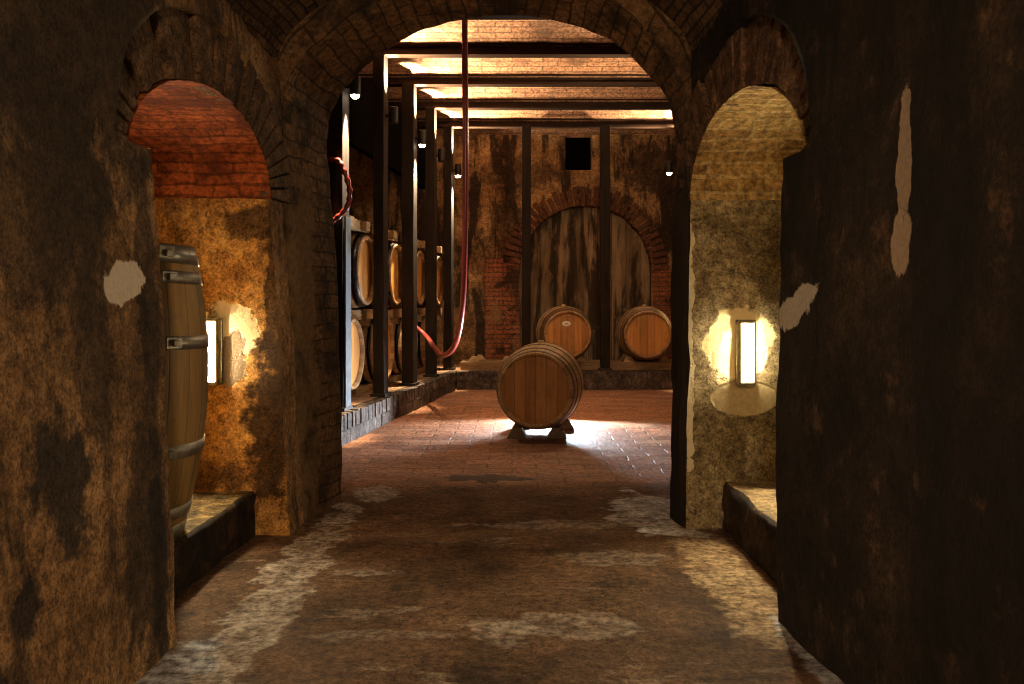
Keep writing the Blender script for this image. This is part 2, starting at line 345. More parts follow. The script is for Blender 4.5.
# floor: trampled screed in the passage, terracotta paving in the hall
def floor_material():
    g = NT('cellar_floor'); p = g.coord('Object'); o = g.sep(p)
    n = g.noise(p, 2.4, 9, .66, .4); fine = g.noise(p, 30, 7, .7); mid = g.noise(g.vmath('ADD', p, (5,5,0)), 7, 7, .65)
    f = g.math('ADD', g.math('MULTIPLY', n, .6), g.math('MULTIPLY', mid, .4))
    scr = g.ramp(f, [(.34,(.026,.014,.008)),(.46,(.088,.049,.026)),(.57,(.16,.093,.052)),(.72,(.28,.185,.115))])
    # stretched pale mortar smears across the passage
    sm = g.rng(g.noise(g.mapping(p, (1.0,2.3,1), (3,1,0)), 1.9, 9, .68, .3), .585, .66)
    scr = g.mix(g.math('MULTIPLY', sm, .38), scr, g.mix(.5,(.36,.29,.22), g.ramp(fine,[(.3,.1),(.7,.95)]),'OVERLAY'))
    w = g.vmath('MULTIPLY', g.vmath('SUBTRACT', g.noisec(p, 4, 4), (.5,.5,.5)), (.05,.03,0))
    slab = g.n('ShaderNodeTexBrick', {'Vector': g.vmath('ADD', p, w), 'Color1': (1,1,1), 'Color2': (.7,.7,.7), 'Mortar': (.25,.25,.25), 'Scale': 1., 'Mortar Size': .006, 'Mortar Smooth': .6, 'Brick Width': .62, 'Row Height': .36})
    scr = g.mix(.28, scr, slab.outputs[0], 'MULTIPLY')
    grit = g.noise(p, 85, 6, .8)
    scr = g.mix(.8, scr, g.ramp(g.math('ADD', g.math('MULTIPLY', fine, .45), g.math('MULTIPLY', grit, .55)), [(.40,.08),(.5,.5),(.60,.97)]), 'OVERLAY')
    tile = g.n('ShaderNodeTexBrick', {'Vector': g.vmath('ADD', p, g.vmath('MULTIPLY', w, (.7,.7,0))), 'Color1': (.34,.150,.072), 'Color2': (.21,.085,.042), 'Mortar': (.13,.062,.034), 'Scale': 1., 'Mortar Size': .007, 'Mortar Smooth': .3, 'Brick Width': .30, 'Row Height': .145})
    tc = g.mix(.6, tile.outputs[0], g.ramp(fine, [(.38,.05),(.5,.5),(.62,.97)]), 'OVERLAY')
    dust = g.rng(g.noise(g.mapping(p, (.8,1.7,1), (1,7,0)), 1.8, 8, .66), .53, .68)
    tc = g.mix(g.math('MULTIPLY', dust, .6), tc, (.44,.28,.17))
    tc = g.mix(g.math('MULTIPLY', g.rng(n, .56, .7), .5), tc, (.07,.03,.016))
    yy = g.math('ADD', o[1], g.math('MULTIPLY', g.math('SUBTRACT', g.noise(p, 2.0, 6, .65), .5), 1.1))
    col = g.mix(g.rng(yy, 4.75, 5.25), scr, tc)
    pale = (.46,.40,.34)
    brk = g.rng(g.noise(g.vmath('ADD', p, (2,9,0)), 8, 10, .78), .36, .60, .2, 1.)
    ms = []
    for cen, rad, amp, k, c in [((-.82,3.1),(.105,1.55),.6,.80,pale), ((-.96,2.2),(.13,.45),.5,.9,(.42,.44,.48)), ((.68,4.35),(.18,.42),.55,.95,(.60,.60,.60)), ((-.72,4.75),(.10,.22),.5,.8,pale),  # pale floor patches; the bluish pair by the camera has cool light tinted in
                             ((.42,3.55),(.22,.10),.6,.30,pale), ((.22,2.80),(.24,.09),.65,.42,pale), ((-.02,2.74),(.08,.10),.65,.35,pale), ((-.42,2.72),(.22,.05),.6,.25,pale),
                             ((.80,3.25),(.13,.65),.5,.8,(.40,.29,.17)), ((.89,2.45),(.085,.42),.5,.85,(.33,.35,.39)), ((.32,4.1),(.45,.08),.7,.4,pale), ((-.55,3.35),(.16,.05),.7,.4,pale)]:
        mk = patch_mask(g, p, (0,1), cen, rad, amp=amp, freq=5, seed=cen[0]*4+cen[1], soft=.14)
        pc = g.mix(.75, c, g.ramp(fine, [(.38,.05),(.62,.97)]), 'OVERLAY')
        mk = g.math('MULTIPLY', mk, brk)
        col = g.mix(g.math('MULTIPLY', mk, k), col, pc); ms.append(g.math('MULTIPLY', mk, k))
    st = patch_mask(g, p, (0,1), (-.20,5.2), (.30,.10), amp=.9, freq=5, seed=3.)
    col = g.mix(g.math('MULTIPLY', st, .85), col, (.014,.009,.007))
    specks = g.rng(g.noise(p, 70, 2, .5), .74, .77)
    col = g.mix(g.math('MULTIPLY', specks, .6), col, (.5,.44,.36))
    h = g.math('ADD', g.math('MULTIPLY', fine, .5), g.math('MULTIPLY', mid, .6))
    for m_ in ms[:4]: h = g.math('ADD', h, g.math('MULTIPLY', m_, .5))
    h = g.math('SUBTRACT', h, g.math('MULTIPLY', tile.outputs[1], g.rng(o[1], 4.9, 5.3, 0, .25)))
    hallm = g.rng(o[1], 4.7, 5.4)
    rough = g.math('SUBTRACT', g.rng(mid, .3, .7, .78, .95), g.math('MULTIPLY', hallm, .30))
    return g.bsdf(col, rough, 0, g.bump(h, .8, .02), g.rng(o[1], 4.7, 5.4, .12, .35))
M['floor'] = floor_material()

# ------------------------------------------------------------------ floor
mb = MB()
xs, ys = lin(-3.4, 3.6, 70), lin(-2.0, 12.2, 142)
P = [[(x, y, .012*nz((x,y,0), 1.6, 3)+.006*nz((x,y,0), 5, 1) if y < 11 else 0) for y in ys] for x in xs]
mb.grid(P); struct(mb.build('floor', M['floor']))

# ------------------------------------------------------------------ passage walls with their arched niches
SP = 1.465                                        # springing height of the niche arches
NI = {-1: dict(yn=2.69, yf=3.93, c=3.31, a=.62, h=.33), 1: dict(yn=2.86, yf=4.01, c=3.435, a=.575, h=.35)}
RINGW = .235
def wall_x(s, y, z):
    if s < 0: return -(1.0 + .055*max(z,0) + pl([2.4,4.2],[0,-.03],y) ) if y < 3.5 else -(.985+.058*max(z,0)-.03*pl([3.5,4.15],[0,1],y))
    return pl([-1.,2.0,2.86,4.0,4.25],[.96,.885,.842,.775,.755],y) + .014*max(z,0)
def ring_x(s, y, z):
    if s < 0: return -pl([2.4,2.69,3.3,3.95,4.2],[1.17,1.155,1.10,1.055,1.02],y)
    return pl([2.6,2.86,3.45,4.02,4.25],[.95,.935,.86,.795,.765],y)
def ell(s, ang, grow=0.):
    n = NI[s]; return n['c']-(n['a']+grow)*math.cos(ang), SP+(n['h']+grow)*math.sin(ang)
DEEP = 1.98
for s, nm in ((-1,'left'),(1,'right')):
    n = NI[s]; yend = 4.15 if s < 0 else 4.24
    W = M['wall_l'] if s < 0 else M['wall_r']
    mb = MB()
    Y = lin(-2.0, 1.2, 24)+lin(1.2, n['yn'], 66)[1:]+lin(n['yn'], n['yf'], 62)[1:]+lin(n['yf'], yend, 12)[1:]
    Z = lin(-.03, SP, 72)+lin(SP, 2.16, 44)[1:]
    def inside(y, z):
        if z < SP: return n['yn'] < y < n['yf']
        q = ((y-n['c'])/(n['a']+RINGW))**2+((z-SP)/(n['h']+RINGW))**2
        return q < 1
    def pos(y, z):
        x = wall_x(s, y, z)
        d = .016*nz((x,y,z),1.7,s*4)+.009*nz((x,y,z),5,s*7)+.004*nz((x,y,z),17,2)
        return (x+d, y, z)
    V = [[Vector(pos(y,z)) for z in Z] for y in Y]
    keep = [[not inside((Y[i]+Y[i+1])/2,(Z[j]+Z[j+1])/2) for j in range(len(Z)-1)] for i in range(len(Y)-1)]
    # snap the ragged rim of the arched opening to its curve
    for i in range(len(Y)):
        for j in range(len(Z)):
            if Z[j] <= SP+1e-6: continue
            cs = [keep[a][b] for a in (i-1,i) for b in (j-1,j) if 0 <= a < len(Y)-1 and 0 <= b < len(Z)-1]
            if cs and any(cs) and not all(cs):
                dy, dz = (Y[i]-n['c'])/(n['a']+RINGW), (Z[j]-SP)/(n['h']+RINGW)
                k = math.hypot(dy, dz)
                V[i][j] = Vector(pos(n['c']+(Y[i]-n['c'])/k, SP+(Z[j]-SP)/k))
    b = {}
    for i in range(len(Y)-1):
        for j in range(len(Z)-1):
            if keep[i][j]: mb.face([V[i][j],V[i+1][j],V[i+1][j+1],V[i][j+1]],[(Y[i],Z[j]),(Y[i+1],Z[j]),(Y[i+1],Z[j+1]),(Y[i],Z[j+1])],0,True)
            else: continue
            for (a,c_,p,q) in ((i-1,j,(i,j),(i,j+1)),(i+1,j,(i+1,j),(i+1,j+1)),(i,j-1,(i,j),(i+1,j)),(i,j+1,(i,j+1),(i+1,j+1))):
                if 0<=a<len(Y)-1 and 0<=c_<len(Z)-1 and not keep[a][c_]:
                    A, B = V[p[0]][p[1]], V[q[0]][q[1]]
                    dp = .13 if (Z[j] > SP-.02) else 0.
                    if dp: mb.face([A, B, B+Vector((s*dp,0,0)), A+Vector((s*dp,0,0))], [(0,0),(.1,0),(.1,.1),(0,.1)], 0, True)
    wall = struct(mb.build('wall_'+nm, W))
    # niche lining: near cheek, far cheek, back, with thickness of real plaster
    mb = MB()
    def cheek(y, far):
        P = []
        for u in lin(0,1,40):
            row = []
            for z in lin(-.03, SP+.004, 60):
                x0 = wall_x(s, y, z)+(.016*nz((wall_x(s,y,z),y,z),1.7,s*4)+.009*nz((wall_x(s,y,z),y,z),5,s*7)+.004*nz((wall_x(s,y,z),y,z),17,2))
                x = lerp(x0, s*DEEP, u**1.1)
                row.append((x, y+(.010*nz((x,y,z),2.4,5)+.004*nz((x,y,z),9,5))*min(1,u*8), z))
            P.append(row)
        return P
    mb.grid(cheek(n['yn'], False)); mb.grid(cheek(n['yf'], True))
    mb.grid([[(s*(DEEP-.01)+.01*nz((0,y,z),2,3), y, z) for z in lin(-.03, SP+.45, 20)] for y in lin(n['yn']-.02, n['yf']+.02, 20)])
    mb.build('niche_plaster', M['niche_l'] if s < 0 else M['niche_r'], wall)
    # brick vault over the niche
    mb = MB(); P = []; UV = []; arc = 0; last = None
    for k in range(61):
        ang = PI*k/60; y, z = ell(s, ang, -.004)
        if last: arc += math.hypot(y-last[0], z-last[1])
        last = (y, z); row = []; ur = []
        for u in lin(0,1,30):
            x = lerp(ring_x(s,y,z)-s*.004, s*DEEP, u)
            dd = .006*nz((x,y,z),6,9)+.005*nz((x,y*4,z*4),9,2)
            row.append((x, y, z+dd)); ur.append((x, arc))
        P.append(row); UV.append(ur)
    mb.grid(P, UV); mb.build('niche_vault', M['soffit_l'] if s < 0 else M['soffit_r'], wall)
    # ring of bricks on edge round the mouth of the niche
    mb = MB(); K = 25; R.seed(5+s)
    for k in range(K):
        a0, a1 = PI*k/K, PI*(k+1)/K; g_ = .010
        a0 += g_*R.uniform(.6,1.6); a1 -= g_*R.uniform(.6,1.6)
        g0 = R.uniform(-.004,.006); g1 = RINGW+R.uniform(.01,.04); off = R.uniform(-.010,.014); q = []
        for dx in (0, .055):
            for (aa, gg) in ((a0,g0),(a1,g0),(a1,g1),(a0,g1)):
                y, z = ell(s, aa, gg); q.append((ring_x(s,min(max(y,2.4),4.25),z)+s*(dx+off), y, z))
        mb.hexa(q)
    mb.build('arch_brick_ring', M['ring_l'] if s < 0 else M['ring_r'], wall, bevel=.006)
    mb = MB(); P = []
    for gg in (.006, RINGW+.06):
        P.append([(ring_x(s,min(max(ell(s,PI*k/60,gg)[0],2.4),4.25),0)+s*.028, *ell(s,PI*k/60,gg)) for k in range(61)])
    mb.grid(P); mb.build('arch_mortar', M['ring_r'], wall)
    # raised step in the niche
    mb = MB()
    fx = (lambda y: -pl([2.7,3.1,3.93],[1.155,1.145,1.12],y)) if s < 0 else (lambda y: pl([2.86,4.0],[.955,.94],y))
    top = .19 if s < 0 else .213
    ysn = lin(n['yn']+.0, n['yf']-.0, 40)
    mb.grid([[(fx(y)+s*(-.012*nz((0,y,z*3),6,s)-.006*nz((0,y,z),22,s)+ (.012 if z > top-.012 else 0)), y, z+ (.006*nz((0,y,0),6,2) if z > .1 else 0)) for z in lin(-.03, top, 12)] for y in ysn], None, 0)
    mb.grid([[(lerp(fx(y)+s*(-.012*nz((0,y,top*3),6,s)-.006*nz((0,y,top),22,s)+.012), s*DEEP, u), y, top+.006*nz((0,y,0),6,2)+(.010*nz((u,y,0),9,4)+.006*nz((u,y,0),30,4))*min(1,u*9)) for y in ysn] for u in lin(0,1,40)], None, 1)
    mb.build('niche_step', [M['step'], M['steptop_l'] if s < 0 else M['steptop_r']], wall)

# ------------------------------------------------------------------ passage vault and the brick arch into the hall
mb = MB(); P = []; UV = []
for k in range(49):
    a = PI*k/48; row = []; ur = []
    for y in lin(-2.0, 4.16, 60):
        xl, xr = wall_x(-1,y,2.1)-.005, wall_x(1,y,2.1)+.005
        cx, ax = (xl+xr)/2, (xr-xl)/2
        x, z = cx-ax*math.cos(a), 2.08+.47*math.sin(a)
        d = .012*nz((x,y,z),3,5)+.006*nz((x,y,z),12,5)
        row.append((x+d*.5, y, z+d)); ur.append((y, a*.85))
    P.append(row); UV.append(ur)
mb.grid(P, UV); ceil = struct(mb.build('ceiling', M['vault']))

BACK = [(-.870,4.60,-.03),(-.876,4.60,.6),(-.893,4.60,1.1),(-.922,4.6,1.55),(-.940,4.6,1.80),(-.928,4.59,1.93),(-.902,4.58,2.01),(-.81,4.54,2.13),(-.63,4.48,2.264),(-.353,4.42,2.378),(.039,4.38,2.412),(.42,4.30,2.292),(.655,4.24,2.08),(.755,4.22,1.88),(.765,4.22,1.6),(.752,4.22,1.2),(.748,4.22,.6),(.744,4.22,-.03)]
bp = smooth_path(BACK, 8)
def front_of(p):
    fx = p.x*1.06-.03 if p.x < 0 else p.x*1.005+.018
    t = (p.x+.88)/1.64
    y = lerp(4.13, 4.03, min(max(t,0),1))
    z = p.z+(.075*min(1,max(0,(p.z-1.7)/.5)))
    if p.x < 0:
        k = min(1,max(0,p.z/1.5)); fx = min(fx, lerp(fx, -.965-.055*p.z, 1-max(0,min(1,(p.z-1.7)/.45))))
    return Vector((fx, y, z))
mb = MB(); P = []; UV = []; arc = 0; last = None
for p in bp:
    f = front_of(p)
    if last: arc += (p-last).length
    last = p; row = []; ur = []
    for u in lin(0,1,26):
        q = f.lerp(p, u)
        d = (.010*nz(q,4,6)+.007*nz(q,13,6)+.004*nz(q,30,2))
        c = Vector((-.06, q.y, min(q.z,1.7))); dirv = (q-c); dirv.y = 0
        q = q+dirv.normalized()*d
        row.append(q); ur.append((q.y+.1, arc))
    P.append(row); UV.append(ur)
mb.grid(P, UV)
# its face towards the passage
P2 = [[r[0] for r in P], [Vector((-.06+(r[0].x+.06)*1.25, r[0].y, r[0].z if r[0].z < 1.7 else 1.7+(r[0].z-1.7)*1.6)) for r in P]]
mb.grid([P2[1], P2[0]], [[(u[0][1],.25) for u in UV],[(u[0][1],0) for u in UV]])
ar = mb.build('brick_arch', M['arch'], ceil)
# hall-side face of that wall
mb = MB()
o1 = []
for r in P:
    q = r[-1]
    if q.z < 1.86 and q.x < 0: o1.append(Vector((-3.3, q.y, q.z)))
    elif q.z < 1.86: o1.append(Vector((3.4, q.y, q.z)))
    else:
        a = math.atan2(q.z-1.86, q.x); rr = 1/max(abs(math.cos(a))/3.35, abs(math.sin(a))/1.75)
        o1.append(Vector((rr*math.cos(a), q.y, 1.86+rr*math.sin(a))))
mb.grid([[r[-1] for r in P], o1]); struct(mb.build('wall_front', M['hallside']))

# ------------------------------------------------------------------ the hall: back wall, side walls, beams and brick ceiling
YB = 11.8
AX, AR, ASP = .97, .865, 1.45                     # blind arch
def hole(x, z):
    if .70 < x < 1.05 and 2.77 < z < 3.25: return True
    if z < ASP: return abs(x-AX) < AR
    return math.hypot(x-AX, z-ASP) < AR
XS = sorted(set([round(v,4) for v in lin(-3.3,3.4,134)]+[.70,1.05,AX-AR,AX+AR])); ZS = sorted(set([round(v,4) for v in lin(0,3.6,72)]+[2.77,3.25,ASP]))
def bpos(x,z): return Vector((x, YB+.02*nz((x,0,z),1.5,4)+.012*nz((x,0,z),5,9)+.005*nz((x,0,z),14,9), z))
keep = [[not hole((XS[i]+XS[i+1])/2,(ZS[j]+ZS[j+1])/2) for j in range(len(ZS)-1)] for i in range(len(XS)-1)]
V = [[bpos(x,z) for z in ZS] for x in XS]
for i in range(len(XS)):
    for j in range(len(ZS)):
        if not (ASP < ZS[j] < 2.5): continue
        cs = [keep[a][b] for a in (i-1,i) for b in (j-1,j) if 0<=a<len(XS)-1 and 0<=b<len(ZS)-1]
        if any(cs) and not all(cs):
            k = math.hypot(XS[i]-AX, ZS[j]-ASP)/AR; V[i][j] = bpos(AX+(XS[i]-AX)/k, ASP+(ZS[j]-ASP)/k)
mb = MB()
for i in range(len(XS)-1):
    for j in range(len(ZS)-1):
        if not keep[i][j]: continue
        mb.face([V[i][j],V[i+1][j],V[i+1][j+1],V[i][j+1]], None, 0, True)
        for (a,c_,p,q) in ((i-1,j,(i,j),(i,j+1)),(i+1,j,(i+1,j),(i+1,j+1)),(i,j-1,(i,j),(i+1,j)),(i,j+1,(i,j+1),(i+1,j+1))):
            if 0<=a<len(XS)-1 and 0<=c_<len(ZS)-1 and not keep[a][c_]:
                A,B = V[p[0]][p[1]],V[q[0]][q[1]]
                mb.face([A,B,B+Vector((0,.3,0)),A+Vector((0,.3,0))], None, 0, True)
wb = struct(mb.build('wall_back', M['back']))
mb = MB()
mb.grid([[(x, 12.0+.012*nz((x,0,z),4,2)+.006*math.sin(x*34), z) for z in lin(0,2.4,40)] for x in lin(AX-AR-.05,AX+AR+.05,80)])
mb.build('recess_infill', M['recess'], wb)
mb = MB(); mb.box((.62,12.08,2.7),(1.12,12.1,3.32)); mb.build('vent_hole', M['black'], wb)
mb = MB(); R.seed(3)
for k in range(36):
    a0, a1 = PI*k/36+.012, PI*(k+1)/36-.012; r0, r1 = AR-R.uniform(0,.02), AR+.22+R.uniform(-.03,.03); yo = R.uniform(-.045,-.015)
    q = [(AX-r*math.cos(a), YB+yo+dy, ASP+r*math.sin(a)) for dy in (0,.18) for (r,a) in ((r0,a0),(r0,a1),(r1,a1),(r1,a0))]
    mb.hexa(q)
mb.build('arch_brick_ring', M['backring'], wb, bevel=.006)
for (x0,x1,z0,z1) in ((-.36,.10,.2,1.62),(1.84,2.15,.2,1.45)):
    mb = MB(); P = []; UV = []
    for x in lin(x0,x1,12):
        P.append([(x+.015*nz((x,0,z),7,2), YB-.035+.008*nz((x,0,z),11,3), z) for z in lin(z0,z1,30)]); UV.append([(x,z) for z in lin(z0,z1,30)])
    mb.grid(P, UV)
    f = lambda z: [(x0+.015*nz((x0,0,z),7,2), YB-.035+.008*nz((x0,0,z),11,3), z),(x0,YB+.05,z)]
    mb.grid([f(z) for z in lin(z0,z1,30)], [[(0,z),(.1,z)] for z in lin(z0,z1,30)])
    mb.face([(x0,YB-.035,z1),(x1,YB-.035,z1),(x1,YB+.1,z1),(x0,YB+.1,z1)])
    mb.build('brick_jamb', M['jamb'], wb)
for nm, x in (('wall_far_left',-3.1),('wall_far_right',3.2)):
    mb = MB(); mb.grid([[(x+.02*nz((x,y,z),1.5,2)+.01*nz((x,y,z),6,2), y, z) for z in lin(0,3.6,36)] for y in lin(4.2,12.0,70)])
    struct(mb.build(nm, M['hallside']))

POSTD = [6.70, 7.74, 8.78, 9.82, 10.86]
def row_x(d): return -1.235+(d-6.7)*.1130
def post_off(k): return (-.062,-.012,0,0,0)[k]
RA = math.atan(.113)
BEAMS = [4.62, 5.66]+POSTD+[11.84]
mb = MB(); P = []; UV = []; arc = 0; last = None
for i in range(len(BEAMS)-1):
    y0, y1 = BEAMS[i], BEAMS[i+1]
    for k in range(0 if i == 0 else 1, 17):
        t = k/16; y = lerp(y0,y1,t); z = 3.20+.17*math.sin(PI*t)**.8 if 0 < t < 1 else 3.20
        if last: arc += math.hypot(y-last[0], z-last[1])
        last = (y,z)
        P.append([(x,y,z+.005*nz((x,y,z),4,2)+.004*nz((x,y,z),14,2)) for x in lin(-3.2,3.3,80)]); UV.append([(x,arc) for x in lin(-3.2,3.3,80)])
mb.grid(P, UV); hc = struct(mb.build('ceiling', M['hallceil']))
for d in BEAMS[1:-1]:
    mb = MB()
    mb.box((-3.2,d-.055,3.14),(3.3,d+.055,3.165)); mb.box((-3.2,d-.018,3.165),(3.3,d+.018,3.235)); mb.box((-3.2,d-.055,3.225),(3.3,d+.055,3.245))
    mb.build('beam', M['beam'], hc)

# ------------------------------------------------------------------ brick kerb round the hall floor
mb = MB(); R.seed(8); KH = .215
path = [Vector((-1.40,4.7,0)), Vector((-1.212,6.3,0)), Vector((-.655,10.62,0)), Vector((3.15,10.66,0))]
for a, b in zip(path, path[1:]):
    L = (b-a).length; t = (b-a)/L; nrm = Vector((-t.y,t.x,0)); d = 0
    while d < L-.02:
        w = min(.066+R.uniform(-.006,.006), L-d); o = R.uniform(-.006,.008); hh = KH+R.uniform(-.006,.006)
        A, B = a+t*(d+.004), a+t*(d+w-.004)
        q = [A-nrm*o, B-nrm*o, B+nrm*.24, A+nrm*.24]
        mb.hexa([(v.x,v.y,.105) for v in q]+[(v.x,v.y,hh) for v in q]); d += w
    d = 0
    while d < L-.02:
        w = min(.27+R.uniform(-.03,.03), L-d); o = R.uniform(-.02,.0)
        A, B = a+t*(d+.004), a+t*(d+w-.004); q = [A-nrm*o, B-nrm*o, B+nrm*.24, A+nrm*.24]
        mb.hexa([(v.x,v.y,-.02) for v in q]+[(v.x,v.y,.098) for v in q]); d += w
    A, B = a+nrm*.012, b+nrm*.012
    mb.hexa([(v.x,v.y,-.02) for v in (A,B,B+nrm*.2,A+nrm*.2)]+[(v.x,v.y,KH-.012) for v in (A,B,B+nrm*.2,A+nrm*.2)])
kerb = struct(mb.build('trim_1', M['kerb'], bevel=.004))
mb = MB()
inner = [Vector((-1.50,4.7,0)),Vector((-1.31,6.3,0)),Vector((-.74,10.72,0)),Vector((3.15,10.75,0))]
outer = [Vector((-3.1,4.7,0)),Vector((-3.1,6.3,0)),Vector((-3.1,11.85,0)),Vector((3.15,11.85,0))]
P = []
for (a,b),(c,e) in zip(zip(inner,inner[1:]),zip(outer,outer[1:])):
    for k in range(30):
        p, q = a.lerp(b,k/29), c.lerp(e,k/29)
        P.append([(lerp(p.x,q.x,u),lerp(p.y,q.y,u),KH+.004+.005*nz((lerp(p.x,q.x,u),lerp(p.y,q.y,u),0),7,3)) for u in lin(0,1,20)])
mb.grid(P); mb.build('platform_top', M['kerbtop'], kerb)

# ------------------------------------------------------------------ barrels
def barrel(name, label, loc, rot, standing=False, stave='oak', head='oakhead', hoop='hoop', L=.95, RM=.35, RE=.288, hoops=(.012,.13,.30), hoopw=(.055,.035,.035), bung=True, group=None, bolts=False):
    t_ = thing(name, label, 'barrel', loc, rot, group)
    ax = 'Z' if standing else 'Y'
    cen = (0,0,L/2) if standing else (0,0,RM)
    def rad(h): return RE+(RM-RE)*(1-(abs(2*h/L))**2.1)
    seg = 28*4
    rf = lambda k: 1-(.0035 if k % 4 == 0 else 0)
    pr = [(RE-.024, -L/2+.0), (RE-.004,-L/2), (RE,-L/2+.004)]
    pr += [(rad(h),h) for h in lin(-L/2+.008,L/2-.008,28)]
    pr += [(RE,L/2-.004),(RE-.004,L/2),(RE-.024,L/2)]
    pr = [(RE-.030,-L/2+.05),(RE-.024,-L/2+.045)]+pr+[(RE-.024,L/2-.045),(RE-.030,L/2-.05)]
    m = MB(); m.lathe(pr, seg, ax, cen, rf=rf); m.build('staves', M[stave], t_)
    for sgn in (-1,1):
        m = MB(); z0 = sgn*(L/2-.032)
        m.lathe([(.0005,z0),(RE-.06,z0),(RE-.024,z0-sgn*.004),(RE-.022,z0-sgn*.02)], 64, ax, cen, smooth=False)
        m.build('head', M[head], t_)
        for hd, hw in zip(hoops, hoopw):
            a, b = sgn*(L/2-hd), sgn*(L/2-hd-hw)
            m = MB(); ra, rb = rad(a)+.0025, rad(b)+.0025
            m.lathe([(ra-.004,a),(ra+.002,a),(rb+.002,b),(rb-.004,b)], 64, ax, cen)
            ho = m.build('hoop', M[hoop], t_)
            if bolts:
                m = MB(); mid = (a+b)/2
                rr = rad(mid)
                an = math.radians(bolts)
                Mx = Matrix.Translation(Vector(cen)+Vector((0,0,mid))) @ Matrix.Rotation(an,4,'Z') @ Matrix.Translation((rr,0,0))
                m.box((-.004,-.035,-hw*.42),(.006,.03,hw*.42), 0, Mx)
                m.box((.004,-.014,-.011),(.018,.010,.011), 0, Mx)
                m.build('rivet', M['hoopgal'], ho, bevel=.002)
    if bung and not standing:
        m = MB(); m.lathe([(.0005,RM+.018),(.022,RM+.018),(.026,RM-.01)], 20, 'Z', (0,0,RM)); m.build('bung', M['chockpale'], t_)
    return t_

S95 = .95
main = barrel('wine_barrel', 'dark oak wine barrel lying alone on chocks in the middle of the floor', (.174+.050,6.52+.448,.055), (0,0,math.radians(-7)), stave='darkoak', head='darkhead', hoop='hooprust', L=.90, RM=.327, RE=.272, hoops=(.02,.115,.27), hoopw=(.032,.026,.026))
bl = barrel('wine_barrel', 'pale orange barrel with white oval sticker on the bench by the back wall', (.635,10.60+.455,.320), (0,0,math.radians(3)), hoop='hooprust', L=.91, RM=.335, RE=.276, group='barrels on the back bench')
br = dup(bl, (1.628,10.62+.455,.318), (0,0,math.radians(-3)), 'pale orange barrel on the back bench without a sticker, beside the right pillar')
# sticker on the first one
m = MB(); m.lathe([(.0005,0),(.05,0),(.052,.002),(.052,.004)], 32, 'Y', (0,0,0))
st = m.build('sticker', M['sticker'], bl); st.scale = (1,1,.62); st.location = (-.015,-.455+.026,.335+.125)
m = MB()
for dx in (-.018,-.004,.010): m.box((dx,-.0015,-.012),(dx+.008,-.0005,.012))
m.build('print', M['ink'], st); 
# standing barrel in the left niche
stand = barrel('wine_barrel', 'tall oak barrel standing upright on the step inside the left niche', (-1.470,3.15,.187), (0,math.radians(2.6),0), True, 'standoak', 'standoak', 'hoopgal', L=1.035, RM=.362, RE=.292, hoops=(.004,.092,.31), hoopw=(.062,.042,.046), bolts=-27)

# two tiers of barrels behind the posts
rdir = Vector((math.sin(RA),math.cos(RA),0)); rn = Vector((math.cos(RA),-math.sin(RA),0))
def row_pt(d, off=0.): return Vector((row_x(d),d,0))+rn*off
rotz = PI/2-RA        # barrel axis square to the row: its front head (local -Y) looks into the aisle
names_u = ['upper barrel with black hoops behind the first timber posts, nearest the brick arch','upper tier barrel with black hoops, second from the brick arch','upper tier barrel with black hoops, third from the brick arch','upper tier barrel with black hoops, farthest in the row']
names_l = ['lower barrel with pale grey head beside the steel upright','lower tier barrel with orange head between second and third posts','lower tier barrel with orange head seen left of the red hose loop','lower tier barrel, farthest of the lower row']
first = None
for k in range(4):
    d = 7.54+k*1.04; p = row_pt(d, -.066-.475)
    if first is None:
        first = barrel('rack_barrel', names_u[0], (p.x,p.y,.94), (0,0,rotz), group='barrels on the upper tier of the rack'); o = first
    else: o = dup(first, (p.x,p.y,.94), (0,0,rotz), names_u[k])
lowf = None
for k in range(4):
    d = 7.34+k*1.04; p = row_pt(d, -.12-.475)
    if lowf is None:
        lowf = barrel('rack_barrel', names_l[0], (p.x,p.y,.25), (0,0,rotz), stave='oak', hoop='hoop', hoops=(.075,.16,.30), hoopw=(.035,.03,.03), group='barrels on the lower tier of the rack')
    else: dup(lowf, (p.x,p.y,.25), (0,0,rotz), names_l[k])

# timber rack under and over those barrels
rack = thing('barrel_rack', 'two tier barrel rack with timber rails along the left kerb', 'rack', (row_x(6.7),6.7,KH), (0,0,0))
rack.rotation_euler = (0,0,-RA+PI/2)      # local x runs along the row
def rackpart(name, mat, boxes, bevel=.004):
    m = MB()
    for lo, hi in boxes: m.box(lo, hi)
    return m.build(name, mat, rack, bevel=bevel)
LR = 4.55
for (y0,z0,h) in ((.24,.0,.06),(.84,.0,.06),(.15,.66,.085),(.72,.66,.085),(.10,1.395,.09)):
    rackpart('rail', M['rail'], [((-.05,y0,z0),(LR,y0+.07,z0+h))])
for k in range(5):
    x = -.03+k*1.04
    rackpart('rear_post', M['post'], [((x,1.02,0),(x+.08,1.10,1.46))])
    rackpart('cross_bar', M['rail'], [((x,.10,.60),(x+.07,1.02,.66))])
for k in range(10):
    x = .28+k*.46
    rackpart('rail_block', M['rail'], [((x,.05,1.40),(x+.11,.10,1.48))])
m = MB(); m.box((-.065,-.018,0),(.065,-.006,1.44)); m.build('steel_upright', M['steel'], rack)

